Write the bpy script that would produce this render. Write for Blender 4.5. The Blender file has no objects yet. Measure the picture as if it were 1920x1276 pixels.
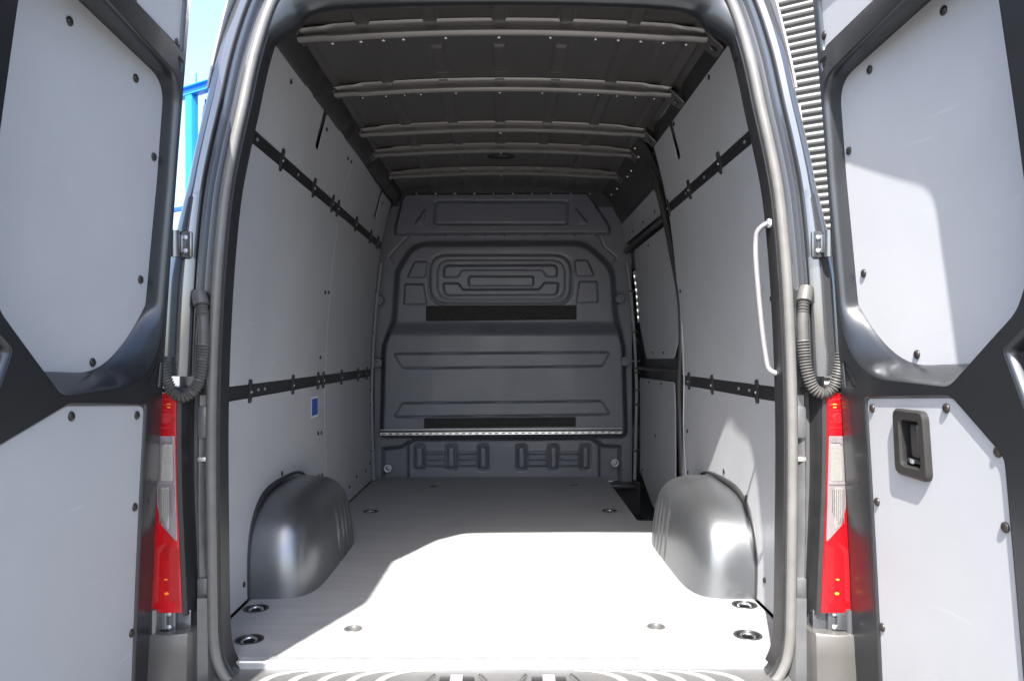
import bpy, bmesh, math, random
import numpy as np
from mathutils import Vector, Matrix
from mathutils.geometry import delaunay_2d_cdt
random.seed(7)
R = math.radians
SC = bpy.context.scene
COL = SC.collection

# ------------------------------------------------------------------ camera
# x right, y into the van, z up; z = 0 is the load floor, the ground is 0.70 m lower
F, D, H, CX, CY, CAMX = 1451.0, 2.15, 0.88, 945.0, 660.0, 0.006
cam = bpy.data.objects.new('camera', bpy.data.cameras.new('camera'))
COL.objects.link(cam)
cam.location = (CAMX, -D, H)
cam.rotation_euler = (R(90), 0, 0)
cam.data.sensor_width = 36
cam.data.lens = 36 * F / 1920
cam.data.shift_x = (960 - CX) / 1920
cam.data.shift_y = (CY - 638) / 1920
cam.data.clip_start = 0.05
cam.data.clip_end = 2000
SC.camera = cam

# ------------------------------------------------------------------ daylight
SUN = Vector((0.205, 0.77, -1.0)).normalized()          # travel direction
el = math.asin(-SUN.z)
w = bpy.data.worlds.new('World'); SC.world = w; w.use_nodes = True
nt = w.node_tree
sky = nt.nodes.new('ShaderNodeTexSky'); sky.sky_type = 'NISHITA'
sky.sun_disc = False
sky.sun_elevation = el
sky.sun_rotation = math.atan2(-SUN.x, -SUN.y)
sky.air_density = 1.0; sky.dust_density = 2.5; sky.ozone_density = 1.0
bg = nt.nodes['Background']; bg.inputs[1].default_value = 0.145
nt.links.new(sky.outputs[0], bg.inputs[0])
sun = bpy.data.objects.new('sun', bpy.data.lights.new('sun', 'SUN'))
COL.objects.link(sun)
sun.rotation_euler = SUN.to_track_quat('-Z', 'Y').to_euler()
sun.data.energy = 5.0; sun.data.angle = R(0.53); sun.data.color = (1, 0.955, 0.89)
SC.view_settings.view_transform = 'Standard'
SC.view_settings.look = 'None'
SC.view_settings.gamma = 1
SC.view_settings.exposure = 1.8
SC.view_settings.use_curve_mapping = False

# ------------------------------------------------------------------ materials
def mat(name, col, rough=0.5, metal=0.0, coat=0.0, nscale=0, nbump=0.0, var=0.0, vscale=6, rvar=0.0,
        spec=0.5, stretch=None, scratch=0.0, trans=0.0):
    m = bpy.data.materials.new(name); m.use_nodes = True
    t = m.node_tree; b = t.nodes['Principled BSDF']
    b.inputs['Base Color'].default_value = (*col, 1)
    b.inputs['Roughness'].default_value = rough
    b.inputs['Metallic'].default_value = metal
    b.inputs['Coat Weight'].default_value = coat
    b.inputs['Coat Roughness'].default_value = 0.06
    b.inputs['Specular IOR Level'].default_value = spec
    b.inputs['Transmission Weight'].default_value = trans
    tc = t.nodes.new('ShaderNodeTexCoord')
    src = tc.outputs['Object']
    if stretch:
        mp = t.nodes.new('ShaderNodeMapping'); mp.inputs['Scale'].default_value = stretch
        t.links.new(src, mp.inputs[0]); src2 = mp.outputs[0]
    else:
        src2 = src
    if var or rvar:
        n = t.nodes.new('ShaderNodeTexNoise'); n.inputs['Scale'].default_value = vscale
        n.inputs['Detail'].default_value = 6; n.inputs['Roughness'].default_value = 0.65
        t.links.new(src2, n.inputs[0])
        if var:
            mr = t.nodes.new('ShaderNodeMapRange')
            mr.inputs[1].default_value = 0.3; mr.inputs[2].default_value = 0.7
            mr.inputs[3].default_value = 1 - var; mr.inputs[4].default_value = 1 + var
            t.links.new(n.outputs[0], mr.inputs[0])
            mx = t.nodes.new('ShaderNodeMix'); mx.data_type = 'RGBA'; mx.blend_type = 'MULTIPLY'
            mx.inputs[0].default_value = 1; mx.inputs[6].default_value = (*col, 1)
            t.links.new(mr.outputs[0], mx.inputs[7])
            out = mx.outputs[2]
            if scratch:
                n2 = t.nodes.new('ShaderNodeTexNoise'); n2.inputs['Scale'].default_value = 9
                n2.inputs['Detail'].default_value = 3
                mp2 = t.nodes.new('ShaderNodeMapping'); mp2.inputs['Scale'].default_value = (1, 0.35, 5)
                mp2.inputs['Rotation'].default_value = (0.5, 0.2, 0.3)
                t.links.new(src, mp2.inputs[0]); t.links.new(mp2.outputs[0], n2.inputs[0])
                r2 = t.nodes.new('ShaderNodeMapRange')
                r2.inputs[1].default_value = 0.70; r2.inputs[2].default_value = 0.74
                r2.inputs[3].default_value = 0; r2.inputs[4].default_value = scratch
                t.links.new(n2.outputs[0], r2.inputs[0])
                mx2 = t.nodes.new('ShaderNodeMix'); mx2.data_type = 'RGBA'
                t.links.new(r2.outputs[0], mx2.inputs[0]); t.links.new(out, mx2.inputs[6])
                mx2.inputs[7].default_value = (0.8, 0.8, 0.8, 1); out = mx2.outputs[2]
            t.links.new(out, b.inputs['Base Color'])
        if rvar:
            mr = t.nodes.new('ShaderNodeMapRange')
            mr.inputs[1].default_value = 0.3; mr.inputs[2].default_value = 0.7
            mr.inputs[3].default_value = max(0.02, rough - rvar); mr.inputs[4].default_value = rough + rvar
            t.links.new(n.outputs[0], mr.inputs[0]); t.links.new(mr.outputs[0], b.inputs['Roughness'])
    if nscale:
        n = t.nodes.new('ShaderNodeTexNoise'); n.inputs['Scale'].default_value = nscale
        n.inputs['Detail'].default_value = 3
        t.links.new(src2, n.inputs[0])
        bp = t.nodes.new('ShaderNodeBump'); bp.inputs['Strength'].default_value = nbump
        bp.inputs['Distance'].default_value = 0.002
        t.links.new(n.outputs[0], bp.inputs['Height'])
        t.links.new(bp.outputs[0], b.inputs['Normal'])
    return m

M = {}
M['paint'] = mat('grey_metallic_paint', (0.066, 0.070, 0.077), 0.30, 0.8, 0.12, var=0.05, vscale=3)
M['body'] = mat('body_paint', (0.15, 0.157, 0.172), 0.20, 0.78, 1.0, var=0.03, vscale=2)
M['jamb'] = mat('jamb_paint', (0.12, 0.122, 0.128), 0.38, 0.4, 0.5, var=0.15, vscale=14, rvar=0.1)
M['liner'] = mat('grey_liner_board', (0.398, 0.405, 0.425), 0.48, nscale=900, nbump=0.25, var=0.055, vscale=1.8, rvar=0.08, scratch=0.11)
M['floor'] = mat('floor_ply', (0.272, 0.276, 0.280), 0.55, nscale=500, nbump=0.45, var=0.16, vscale=5, stretch=(0.5, 4, 1), rvar=0.08)
M['black'] = mat('black_plastic', (0.018, 0.018, 0.019), 0.42, nscale=300, nbump=0.1, var=0.2, vscale=20)
M['shell'] = mat('inner_dark_paint', (0.030, 0.029, 0.030), 0.42, 0.1, 0.2, var=0.2, vscale=8)
M['roof'] = mat('roof_primer', (0.105, 0.098, 0.093), 0.30, 0.45, 0.15, var=0.04, vscale=3)
M['bow'] = mat('bow_paint', (0.235, 0.22, 0.21), 0.34, 0.35, 0.1, var=0.05, vscale=6)
M['bulk'] = mat('bulkhead_paint', (0.125, 0.132, 0.160), 0.46, 0.15, 0.1, nscale=350, nbump=0.15, var=0.10, vscale=3, rvar=0.1)
M['felt'] = mat('felt_strip', (0.022, 0.022, 0.022), 0.85, nscale=400, nbump=0.6, var=0.4, vscale=60)
M['alu'] = mat('bare_aluminium', (0.62, 0.63, 0.65), 0.30, 1.0, var=0.08, vscale=30, stretch=(1, 8, 8), rvar=0.1)
M['zinc'] = mat('zinc_trim', (0.55, 0.57, 0.60), 0.38, 0.7, var=0.1, vscale=20)
M['arch'] = mat('wheel_arch_steel', (0.22, 0.23, 0.245), 0.33, 0.85, 0.0, var=0.04, vscale=7, rvar=0.05, stretch=(1, 1, 0.3))
M['rubber'] = mat('seal_rubber', (0.125, 0.123, 0.12), 0.36, 0, 0.12, var=0.12, vscale=12, rvar=0.08, nscale=120, nbump=0.08)
M['drub'] = mat('dark_rubber', (0.03, 0.03, 0.031), 0.5, var=0.2, vscale=30)
M['hose'] = mat('hose_rubber', (0.075, 0.073, 0.07), 0.48, var=0.15, vscale=25)
M['screw'] = mat('screw_cap', (0.035, 0.030, 0.028), 0.32, 0.3, var=0.2, vscale=80)
M['bright'] = mat('bright_rivet', (0.7, 0.68, 0.64), 0.25, 0.8)
M['red'] = mat('red_lens', (0.50, 0.004, 0.008), 0.10, 0, 0.8, nscale=260, nbump=0.35, var=0.35, vscale=11, stretch=(3, 1, 0.7))
M['dred'] = mat('deep_red_reflector', (0.40, 0.004, 0.008), 0.2, 0, 0.4, nscale=700, nbump=0.6)
M['clear'] = mat('clear_lens', (0.33, 0.29, 0.30), 0.10, 0.5, 0.8, nscale=300, nbump=0.5, stretch=(1, 1, 0.12), var=0.2, vscale=30)
M['orange'] = mat('orange_glint', (0.95, 0.30, 0.02), 0.25, 0, 0.6)  # colour of the glints in the tail light
M['handle'] = mat('handle_plastic', (0.024, 0.023, 0.022), 0.38, nscale=200, nbump=0.1, var=0.15, vscale=40)
M['grab'] = mat('grab_handle_paint', (0.24, 0.235, 0.25), 0.35, 0.2, 0.2, var=0.08, vscale=30)
M['label'] = mat('label_white', (0.75, 0.75, 0.75), 0.4)
M['blue'] = mat('label_blue', (0.03, 0.08, 0.42), 0.4)
M['bumper'] = mat('bumper_plastic', (0.085, 0.085, 0.085), 0.42, 0.1, nscale=300, nbump=0.15, var=0.12, vscale=10)
M['corner'] = mat('bumper_corner_paint', (0.095, 0.091, 0.087), 0.40, 0.3, 0.2, var=0.08, vscale=12)
M['tread'] = mat('tread_strip', (0.42, 0.42, 0.40), 0.42, 0.5, nscale=600, nbump=0.8)
M['wallw'] = mat('cladding_white', (0.24, 0.24, 0.235), 0.45, 0.1, var=0.06, vscale=0.6)
M['wallb'] = mat('cladding_shade', (0.05, 0.05, 0.048), 0.7, var=0.2, vscale=2)  # near black, stands in for the shade under the ribs
M['steelb'] = mat('blue_steel', (0.01, 0.22, 0.72), 0.4, 0.0, 0.2, var=0.1, vscale=1)
M['steeld'] = mat('dark_blue_steel', (0.01, 0.07, 0.32), 0.5, var=0.1, vscale=1)
M['ground'] = mat('pale_concrete', (0.125, 0.124, 0.122), 0.85, nscale=60, nbump=0.4, var=0.15, vscale=1.5)
gm = bpy.data.materials.new('window_glass'); gm.use_nodes = True
gb = gm.node_tree.nodes['Principled BSDF']
gb.inputs['Base Color'].default_value = (0.8, 0.9, 0.95, 1); gb.inputs['Roughness'].default_value = 0.02
gb.inputs['Transmission Weight'].default_value = 1.0; gb.inputs['IOR'].default_value = 1.1
M['glass'] = gm

# ------------------------------------------------------------------ helpers
def finish(me, ang=35):
    me.polygons.foreach_set('use_smooth', [True] * len(me.polygons))
    me.set_sharp_from_angle(angle=R(ang))

def link(name, me, m=None, parent=None, label=None):
    o = bpy.data.objects.new(name, me); COL.objects.link(o)
    if m is not None and me is not None and not me.materials: me.materials.append(M[m])
    if parent is not None: o.parent = parent
    if label: o['label'] = label
    return o

def mesh(name, V, Fc, m, parent=None, ang=35, label=None, recalc=True):
    bm = bmesh.new()
    vs = [bm.verts.new(v) for v in V]
    for f in Fc:
        f2 = []
        for i in f:
            if vs[i] not in f2: f2.append(vs[i])
        if len(f2) > 2:
            try: bm.faces.new(f2)
            except ValueError: pass
    bmesh.ops.remove_doubles(bm, verts=bm.verts, dist=1e-6)
    if recalc: bmesh.ops.recalc_face_normals(bm, faces=bm.faces)
    me = bpy.data.meshes.new(name); bm.to_mesh(me); bm.free()
    finish(me, ang)
    return link(name, me, m, parent, label)

def rows_faces(nr, nc, closed_c=False, closed_r=False, off=0):
    Fc = []
    for i in range(nr if closed_r else nr - 1):
        for j in range(nc if closed_c else nc - 1):
            a = i * nc + j; b = i * nc + (j + 1) % nc
            i2 = (i + 1) % nr
            Fc.append((off + a, off + b, off + i2 * nc + (j + 1) % nc, off + i2 * nc + j))
    return Fc

def loft(name, rows, m, parent=None, closed_c=False, closed_r=False, cap=False, ang=35, label=None):
    nr, nc = len(rows), len(rows[0])
    V = [p for r in rows for p in r]
    Fc = rows_faces(nr, nc, closed_c, closed_r)
    if cap:
        Fc.append(tuple(range(nc))[::-1]); Fc.append(tuple((nr - 1) * nc + j for j in range(nc)))
    return mesh(name, V, Fc, m, parent, ang, label)

def catmull(P, n, closed=False):
    P = [Vector(p) for p in P]; out = []
    N = len(P); seg = N if closed else N - 1
    for i in range(seg):
        if closed: p0, p1, p2, p3 = P[i - 1], P[i], P[(i + 1) % N], P[(i + 2) % N]
        else: p0, p1, p2, p3 = P[max(i - 1, 0)], P[i], P[i + 1], P[min(i + 2, N - 1)]
        for k in range(n):
            t = k / n
            out.append(0.5 * ((2 * p1) + (p2 - p0) * t + (2 * p0 - 5 * p1 + 4 * p2 - p3) * t * t + (3 * p1 - p0 - 3 * p2 + p3) * t ** 3))
    if not closed: out.append(P[-1])
    return out

def resample(P, step, closed=False):
    Q = list(P) + ([P[0]] if closed else [])
    L = [0]
    for a, b in zip(Q, Q[1:]): L.append(L[-1] + (b - a).length)
    n = max(2, int(round(L[-1] / step)))
    out = []; j = 0
    for k in range(n if closed else n + 1):
        t = L[-1] * k / n
        while j < len(L) - 2 and L[j + 1] < t: j += 1
        d = L[j + 1] - L[j]
        out.append(Q[j].lerp(Q[j + 1], (t - L[j]) / d if d > 1e-9 else 0))
    return out

def tube(name, path, r, m, parent=None, seg=10, closed=False, cap=True, flat=1.0, label=None):
    P = [Vector(p) for p in path]; N = len(P); rows = []
    up = None
    for i, p in enumerate(P):
        if closed: t = P[(i + 1) % N] - P[i - 1]
        else: t = P[min(i + 1, N - 1)] - P[max(i - 1, 0)]
        t.normalize()
        if up is None:
            up = Vector((0, 1, 0)) if abs(t.y) < 0.8 else Vector((0, 0, 1))
        x = (up - t * up.dot(t)).normalized(); up = x
        y = t.cross(x)
        rr = r(i / max(1, N - 1)) if callable(r) else r
        rows.append([tuple(p + x * rr * flat * math.cos(a) + y * rr * math.sin(a)) for a in [2 * math.pi * k / seg for k in range(seg)]])
    return loft(name, rows, m, parent, closed_c=True, closed_r=closed, cap=(cap and not closed), ang=50, label=label)

def rpoly(pts, seg=5):
    """polygon with filleted corners: (x, y, radius)"""
    out = []; N = len(pts)
    for i in range(N):
        x, y, r = pts[i]
        p = Vector((x, y)); a = Vector(pts[i - 1][:2]) - p; b = Vector(pts[(i + 1) % N][:2]) - p
        if r <= 0: out.append((x, y)); continue
        la, lb = a.length, b.length; a.normalize(); b.normalize()
        ang = a.angle(b); tl = min(r / math.tan(ang / 2), la * 0.49, lb * 0.49)
        p1, p2 = p + a * tl, p + b * tl
        for k in range(seg + 1):
            t = k / seg
            q = p1 * (1 - t) ** 2 + p * 2 * t * (1 - t) + p2 * t * t
            out.append((q.x, q.y))
    return out

def rect(x0, x1, y0, y1, r=0.0, seg=4):
    return rpoly([(x0, y0, r), (x1, y0, r), (x1, y1, r), (x0, y1, r)], seg)

def circ(x, y, r, n=20, ry=None):
    return [(x + r * math.cos(2 * math.pi * k / n), y + (ry or r) * math.sin(2 * math.pi * k / n)) for k in range(n)]

def area2(P):
    return 0.5 * sum(P[i][0] * P[(i + 1) % len(P)][1] - P[(i + 1) % len(P)][0] * P[i][1] for i in range(len(P)))

def inset(P, d):
    """move a polygon's points inwards by d"""
    s = 1 if area2(P) > 0 else -1
    out = []; N = len(P)
    for i in range(N):
        p = Vector(P[i]); a = (p - Vector(P[i - 1])); b = (Vector(P[(i + 1) % N]) - p)
        if a.length < 1e-9: a = b
        if b.length < 1e-9: b = a
        a.normalize(); b.normalize()
        na = Vector((-a.y, a.x)); nb = Vector((-b.y, b.x)); n = na + nb
        if n.length < 1e-6: n = na
        n.normalize(); c = max(0.4, n.dot(na))
        q = p + n * (s * d / c); out.append((q.x, q.y))
    return out

def inside(P, x, y):
    c = False; n = len(P)
    for i in range(n):
        x1, y1 = P[i]; x2, y2 = P[(i + 1) % n]
        if (y1 > y) != (y2 > y) and x < (x2 - x1) * (y - y1) / (y2 - y1) + x1: c = not c
    return c

def triangles(loops):
    pts = [Vector(p) for L in loops for p in L]; ed = []; o = 0
    for L in loops:
        ed += [(o + i, o + (i + 1) % len(L)) for i in range(len(L))]; o += len(L)
    co, _, fs, ov, _, _ = delaunay_2d_cdt(pts, ed, [], 0, 1e-9)
    out = []
    for f in fs:
        cx = sum(co[i].x for i in f) / len(f); cy = sum(co[i].y for i in f) / len(f)
        if inside(loops[0], cx, cy) and not any(inside(h_, cx, cy) for h_ in loops[1:]):
            out.append([ov[i][0] if ov[i] else (co[i].x, co[i].y) for i in f])
    return out

def plate(name, outer, holes, t, fmap, m, parent=None, bev=0.0015, cuts=None, label=None, n0=0.0, ang=30):
    """flat board with holes: local (a, b, n) laid onto a surface by fmap; front face at n0 + t"""
    loops = [outer] + list(holes)
    bm = bmesh.new()
    fr = []
    for k, L in enumerate(loops):
        fr.append(inset(L, bev if k == 0 else -bev))
    flat = [Vector((x, y, 0)) for L in fr for (x, y) in L]
    tris = triangles(fr)
    vf = [bm.verts.new((v.x, v.y, n0 + t)) for v in flat]
    vb = [bm.verts.new((v.x, v.y, n0)) for v in [Vector((x, y, 0)) for L in loops for (x, y) in L]]
    vm = [bm.verts.new((v.x, v.y, n0 + t - bev)) for v in [Vector((x, y, 0)) for L in loops for (x, y) in L]]
    for tr in tris:
        try: bm.faces.new([vf[i] if isinstance(i, int) else bm.verts.new((i[0], i[1], n0 + t)) for i in tr])
        except ValueError: pass
    o = 0
    for L in loops:
        n = len(L)
        for i in range(n):
            j = (i + 1) % n
            for A, B in ((vf, vm), (vm, vb)):
                try: bm.faces.new((A[o + i], A[o + j], B[o + j], B[o + i]))
                except ValueError: pass
        o += n
    bmesh.ops.recalc_face_normals(bm, faces=bm.faces)
    if cuts:
        ax, lo, hi, st = cuts
        no = (1, 0, 0) if ax == 0 else (0, 1, 0)
        k = lo + st
        while k < hi:
            co = (k, 0, 0) if ax == 0 else (0, k, 0)
            bmesh.ops.bisect_plane(bm, geom=bm.verts[:] + bm.edges[:] + bm.faces[:], plane_co=co, plane_no=no, dist=1e-6)
            k += st
    for v in bm.verts: v.co = fmap(v.co.x, v.co.y, v.co.z)
    bmesh.ops.recalc_face_normals(bm, faces=bm.faces)
    # the front face must look along +n
    c = Vector(fmap(outer[0][0], outer[0][1], 0.01)) - Vector(fmap(outer[0][0], outer[0][1], 0))
    best = max(bm.faces, key=lambda f: abs(f.normal.dot(c)) * f.calc_area())
    if best.normal.dot(c) < 0: bmesh.ops.reverse_faces(bm, faces=bm.faces)
    me = bpy.data.meshes.new(name); bm.to_mesh(me); bm.free()
    finish(me, ang)
    return link(name, me, m, parent, label)

def box(name, x0, x1, y0, y1, z0, z1, m, parent=None, b=0.0, label=None):
    bm = bmesh.new(); bmesh.ops.create_cube(bm, size=1)
    for v in bm.verts:
        v.co = ((x0 + x1) / 2 + v.co.x * (x1 - x0), (y0 + y1) / 2 + v.co.y * (y1 - y0), (z0 + z1) / 2 + v.co.z * (z1 - z0))
    if b: bmesh.ops.bevel(bm, geom=bm.edges[:], offset=b, segments=2, profile=0.6, affect='EDGES')
    me = bpy.data.meshes.new(name); bm.to_mesh(me); bm.free(); finish(me)
    return link(name, me, m, parent, label)

def dome_mesh(name, r, h, m, slot=True):
    V = []; prof = [(1.0, 0.0), (1.0, 0.25), (0.9, 0.62), (0.62, 0.9), (0.3, 1.0)]
    n = 14
    for (a, z) in prof:
        for k in range(n):
            V.append((r * a * math.cos(2 * math.pi * k / n), r * a * math.sin(2 * math.pi * k / n), h * z))
    Fc = rows_faces(len(prof), n, closed_c=True)
    V.append((0, 0, h * 0.78)); c = len(V) - 1
    for k in range(n): Fc.append(((len(prof) - 1) * n + k, (len(prof) - 1) * n + (k + 1) % n, c))
    me = bpy.data.meshes.new(name); me.from_pydata(V, [], Fc); me.update(); finish(me, 50)
    me.materials.append(M[m]); return me
SCREW = dome_mesh('screw', 0.0105, 0.006, 'screw')
RIVET = dome_mesh('rivet', 0.007, 0.004, 'bright')
BOLT = dome_mesh('bolt', 0.009, 0.007, 'zinc')

def put(me, name, p, n, parent, s=1.0):
    o = link(name, me, None, parent)
    o.location = p
    o.rotation_euler = Vector(n).to_track_quat('Z', 'Y').to_euler()
    o.scale = (s, s, s)
    return o

def nrm(fmap, a, b, n=0.0):
    return (Vector(fmap(a, b, n + 0.01)) - Vector(fmap(a, b, n))).normalized()

# survey helpers: a sight line (photo pixel) meets a surface of the van
def at(px, py, Y):
    return Vector((CAMX + (px - CX) * (Y + D) / F, Y, H + (CY - py) * (Y + D) / F))
def onflat(px, py, Z=0.0):
    d = F * (H - Z) / (py - CY)
    return Vector((CAMX + (px - CX) * d / F, d - D, Z))
WXP = [(-0.1, .905), (0, .910), (.40, .921), (.74, .921), (1.2, .893), (1.61, .846), (1.92, .775), (2.05, .735)]
def wx(Z):
    return float(np.interp(Z, WXZ, WXX))
_c = catmull([(z, x, 0) for z, x in WXP], 8)
WXZ = [p.x for p in _c]; WXX = [p.y for p in _c]
def onwall(px, py, side, n=0.0):
    Z = 0.8; Y = 1
    for _ in range(40):
        d = (side * (wx(Z) - n) - CAMX) * F / (px - CX); Y = d - D
        Z = H + (CY - py) * d / F
    return Y, Z
def wallmap(side):
    return lambda a, b, n: Vector((side * (wx(b) - n), a, b))

def empty(name, loc=(0, 0, 0)):
    o = bpy.data.objects.new(name, None); COL.objects.link(o); o.location = loc
    o.empty_display_size = 0.2
    return o

# ------------------------------------------------------------------ ground
g = mesh('ground', [(-400, -400, -.70), (400, -400, -.70), (400, 400, -.70), (-400, 400, -.70)], [(0, 1, 2, 3)], 'ground')
g['kind'] = 'structure'; g['label'] = 'pale concrete yard in full sun under the van'

# ------------------------------------------------------------------ the van
VAN = empty('cargo_van', (0, 0, 0))
VAN['label'] = 'dark grey panel van seen from behind with both rear doors open'
VAN['category'] = 'van'

# --- rear aperture: path of the weather seal in the x-z plane
def ylean(Z): return 0.10 * max(0.0, Z - 0.9) ** 2
def onrear(px, py, dy=0.0):
    Y = 0
    for _ in range(20):
        p = at(px, py, Y); Y = ylean(p.z) + dy
    return Vector((p.x - CAMX, p.z))
half = [(945, 1303), (1300, 1303), (1400, 1300), (1450, 1282), (1474, 1250), (1484, 1210), (1487, 1150), (1489, 1000), (1490, 900), (1490, 800),
        (1488, 700), (1484, 600), (1478, 500), (1469, 400), (1461, 340), (1447, 270), (1431, 200), (1410, 105), (1383, 20), (1361, -18), (1320, -42), (1250, -52), (1100, -58), (945, -60)]
hp = [onrear(*p) for p in half]
hp[0].x = 0; hp[-1].x = 0
T = resample([Vector((v.x, v.y, 0)) for v in catmull([(p.x, p.y, 0) for p in hp], 8)], 0.014)
TN = []
for i in range(len(T)):
    t = (T[min(i + 1, len(T) - 1)] - T[max(i - 1, 0)]).normalized()
    TN.append(Vector((t.y, -t.x, 0)))
def tp(i, o, y, side=1):
    p = T[i] + TN[i] * o
    return (side * p.x, ylean(p.y) + y, p.y)
NT = len(T)
full = [(i, 1) for i in range(NT)] + [(i, -1) for i in range(NT - 2, 0, -1)]
def ring_loft(name, prof, m, rng=None, label=None, sides=(1, -1)):
    """sweep a profile (offset, y) along the aperture; rng picks a height range"""
    if rng is None:
        rows = [[tp(i, o, y, s) for (o, y) in prof] for (i, s) in full]
        return loft(name, rows, m, VAN, closed_r=True, label=label)
    for s in sides:
        rows = [[tp(i, o, y, s) for (o, y) in prof] for i in range(NT) if rng[0] <= T[i].y <= rng[1] and T[i].x > 0.3]
        loft(name, rows, m, VAN, label=label)
ring_loft('aperture_flange', [(-.022, .075), (-.022, .030), (-.020, .012), (-.012, .004), (-.012, .012), (0, .012)], 'black')
tube('weather_seal', [tp(i, 0, 0, s) for (i, s) in full], 0.0145, 'rubber', VAN, seg=10, closed=True, label='rubber seal round the rear opening')
# the ribbed grip of the seal
fine = resample([Vector(tp(i, -.0165, .004, s)) for (i, s) in full if True], 0.0035, closed=True)
rows = []
for i, p in enumerate(fine):
    k = 0.0016 if i % 2 else -0.0005
    rows.append([tuple(p + Vector((0, .007, 0))), tuple(p + Vector((0, -k, 0))), tuple(p + Vector((0.004 if p.x > 0 else -.004, -.006 - k, 0)))])
loft('seal_grip', rows, 'drub', VAN, closed_r=True)
zs = 0.80
up = [(.010, .012), (.038, .016), (.0425, .004), (.043, -.008), (.048, -.014), (.0525, -.010), (.0545, .004), (.0575, .004), (.059, -.008), (.064, -.016),
      (.078, -.022), (.092, -.018), (.104, -.004), (.113, .020), (.121, .06)]
top_i = [i for i in range(NT) if T[i].y >= zs]
def wide(o, i):
    k = 1 + .75 * max(0.0, min(1.0, (1.34 - T[i].y) / .26))
    return o if o < .06 else .06 + (o - .06) * k
rows = [[tp(i, wide(o, i), y, 1) for (o, y) in up] for i in top_i] + [[tp(i, wide(o, i), y, -1) for (o, y) in up] for i in reversed(top_i[:-1])]
loft('rear_pillar', rows, 'body', VAN, label='grey painted rear pillars and roof edge')
low = [(.010, .012), (.022, .030), (.040, .032), (.046, .020), (.056, .022), (.062, .045)]
for s in (1, -1):
    rows = [[tp(i, o, y, s) for (o, y) in low] for i in range(NT) if -.06 <= T[i].y <= zs + .012 and T[i].x > .3]
    loft('pillar_jamb', rows, 'jamb', VAN)

# --- outer body shell
offs = [(.121, .06), (.188, .35), (.190, 5.2)]
rows = [[tp(i, wide(o, i) if k == 0 else o, y, 1) for k, (o, y) in enumerate(offs)] for i in top_i] + [[tp(i, wide(o, i) if k == 0 else o, y, -1) for k, (o, y) in enumerate(offs)] for i in reversed(top_i[:-1])]
rows2 = []
for r in rows: rows2.append([r[0], r[1], (r[2][0], 5.2, r[2][2])])
body_rows = rows2
V = []; Fc = []
nr, nc = len(rows2), 3
V = [p for r in rows2 for p in r]; Fc = rows_faces(nr, nc)
# cab side window: split the right-hand skin there
def skin_right():
    keep = []
    for f in Fc:
        zc = sum(V[i][2] for i in f) / 4; yc = sum(V[i][1] for i in f) / 4; xc = sum(V[i][0] for i in f) / 4
        if xc > .6 and yc > 1 and .98 < zc < 1.62:
            continue
        keep.append(f)
    return keep
kept = skin_right()
# refill the gap except the window itself (y 3.45 to 4.35)
Fx = []
for k in range(nr - 1):
    a, b = rows2[k], rows2[k + 1]
    zc = (a[1][2] + a[2][2] + b[1][2] + b[2][2]) / 4
    if a[1][0] > .6 and b[1][0] > .6 and .98 < zc < 1.62:
        for (y0, y1) in ((a[1][1], 3.45), (4.35, 5.2)):
            q = []
            for r, yy in ((a, y0), (a, y1), (b, y1), (b, y0)):
                t = (yy - r[1][1]) / (r[2][1] - r[1][1]); t = max(0, min(1, t))
                q.append(tuple(Vector(r[1]).lerp(Vector(r[2]), t)))
            n = len(V); V += q; Fx.append((n, n + 1, n + 2, n + 3))
mesh('side_panel', V, kept + Fx, 'body', VAN, label='outer body side and roof skin')
gz = [tuple(Vector(rows2[k][1]).lerp(Vector(rows2[k][2]), (3.9 - .45) / (5.2 - .45))) for k in range(nr) if rows2[k][1][0] > .6 and .97 < rows2[k][1][2] < 1.64]
loft('cab_window', [[(p[0] - .012, 3.43, p[2]), (p[0] - .012, 4.37, p[2])] for p in gz], 'glass', VAN)
for s in (1, -1):
    zr = [-.42, -.2, 0, .2, .4, .6, zs + .012]
    rr = []
    for z in zr:
        bul = 1.0 - .06 * ((z - .25) / .6) ** 2 * .25
        xa = .955 - .02 * (z / .8) ** 2
        xe = [abs(r[2][0]) for r in rows2 if abs(r[2][2] - zs) < .05][0]
        rr.append([(s * (xa + .008), .12, z), (s * (xa + .040), .35, z), (s * (xa + .045), 5.2, z)])
    loft('lower_side_panel', rr, 'body', VAN)
box('front_closing', -.95, .95, 5.2, 5.26, -.42, 2.06, 'body', VAN)
box('underbody', -.94, .94, .12, 5.2, -.44, -.40, 'shell', VAN)

# --- inner dark shell, roof, cant rails
for s in (1, -1):
    zz = list(np.linspace(-.03, 2.03, 36)); yy = list(np.linspace(.18, 3.32, 40))
    V = [(s * (wx(z) + .045 * (1 - max(0, min(1, (z - 1.65) / .25)))), y, z) for z in zz for y in yy]
    Fc = []
    for f in rows_faces(len(zz), len(yy)):
        zc = sum(V[i][2] for i in f) / 4; yc = sum(V[i][1] for i in f) / 4
        if s == 1 and yc > 3.1 and 1.06 < zc < 1.45: continue
        if s == 1 and yc > 1.9 and zc < -.0: continue
        Fc.append(f)
    mesh('inner_side', V, Fc, 'shell', VAN)

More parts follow.
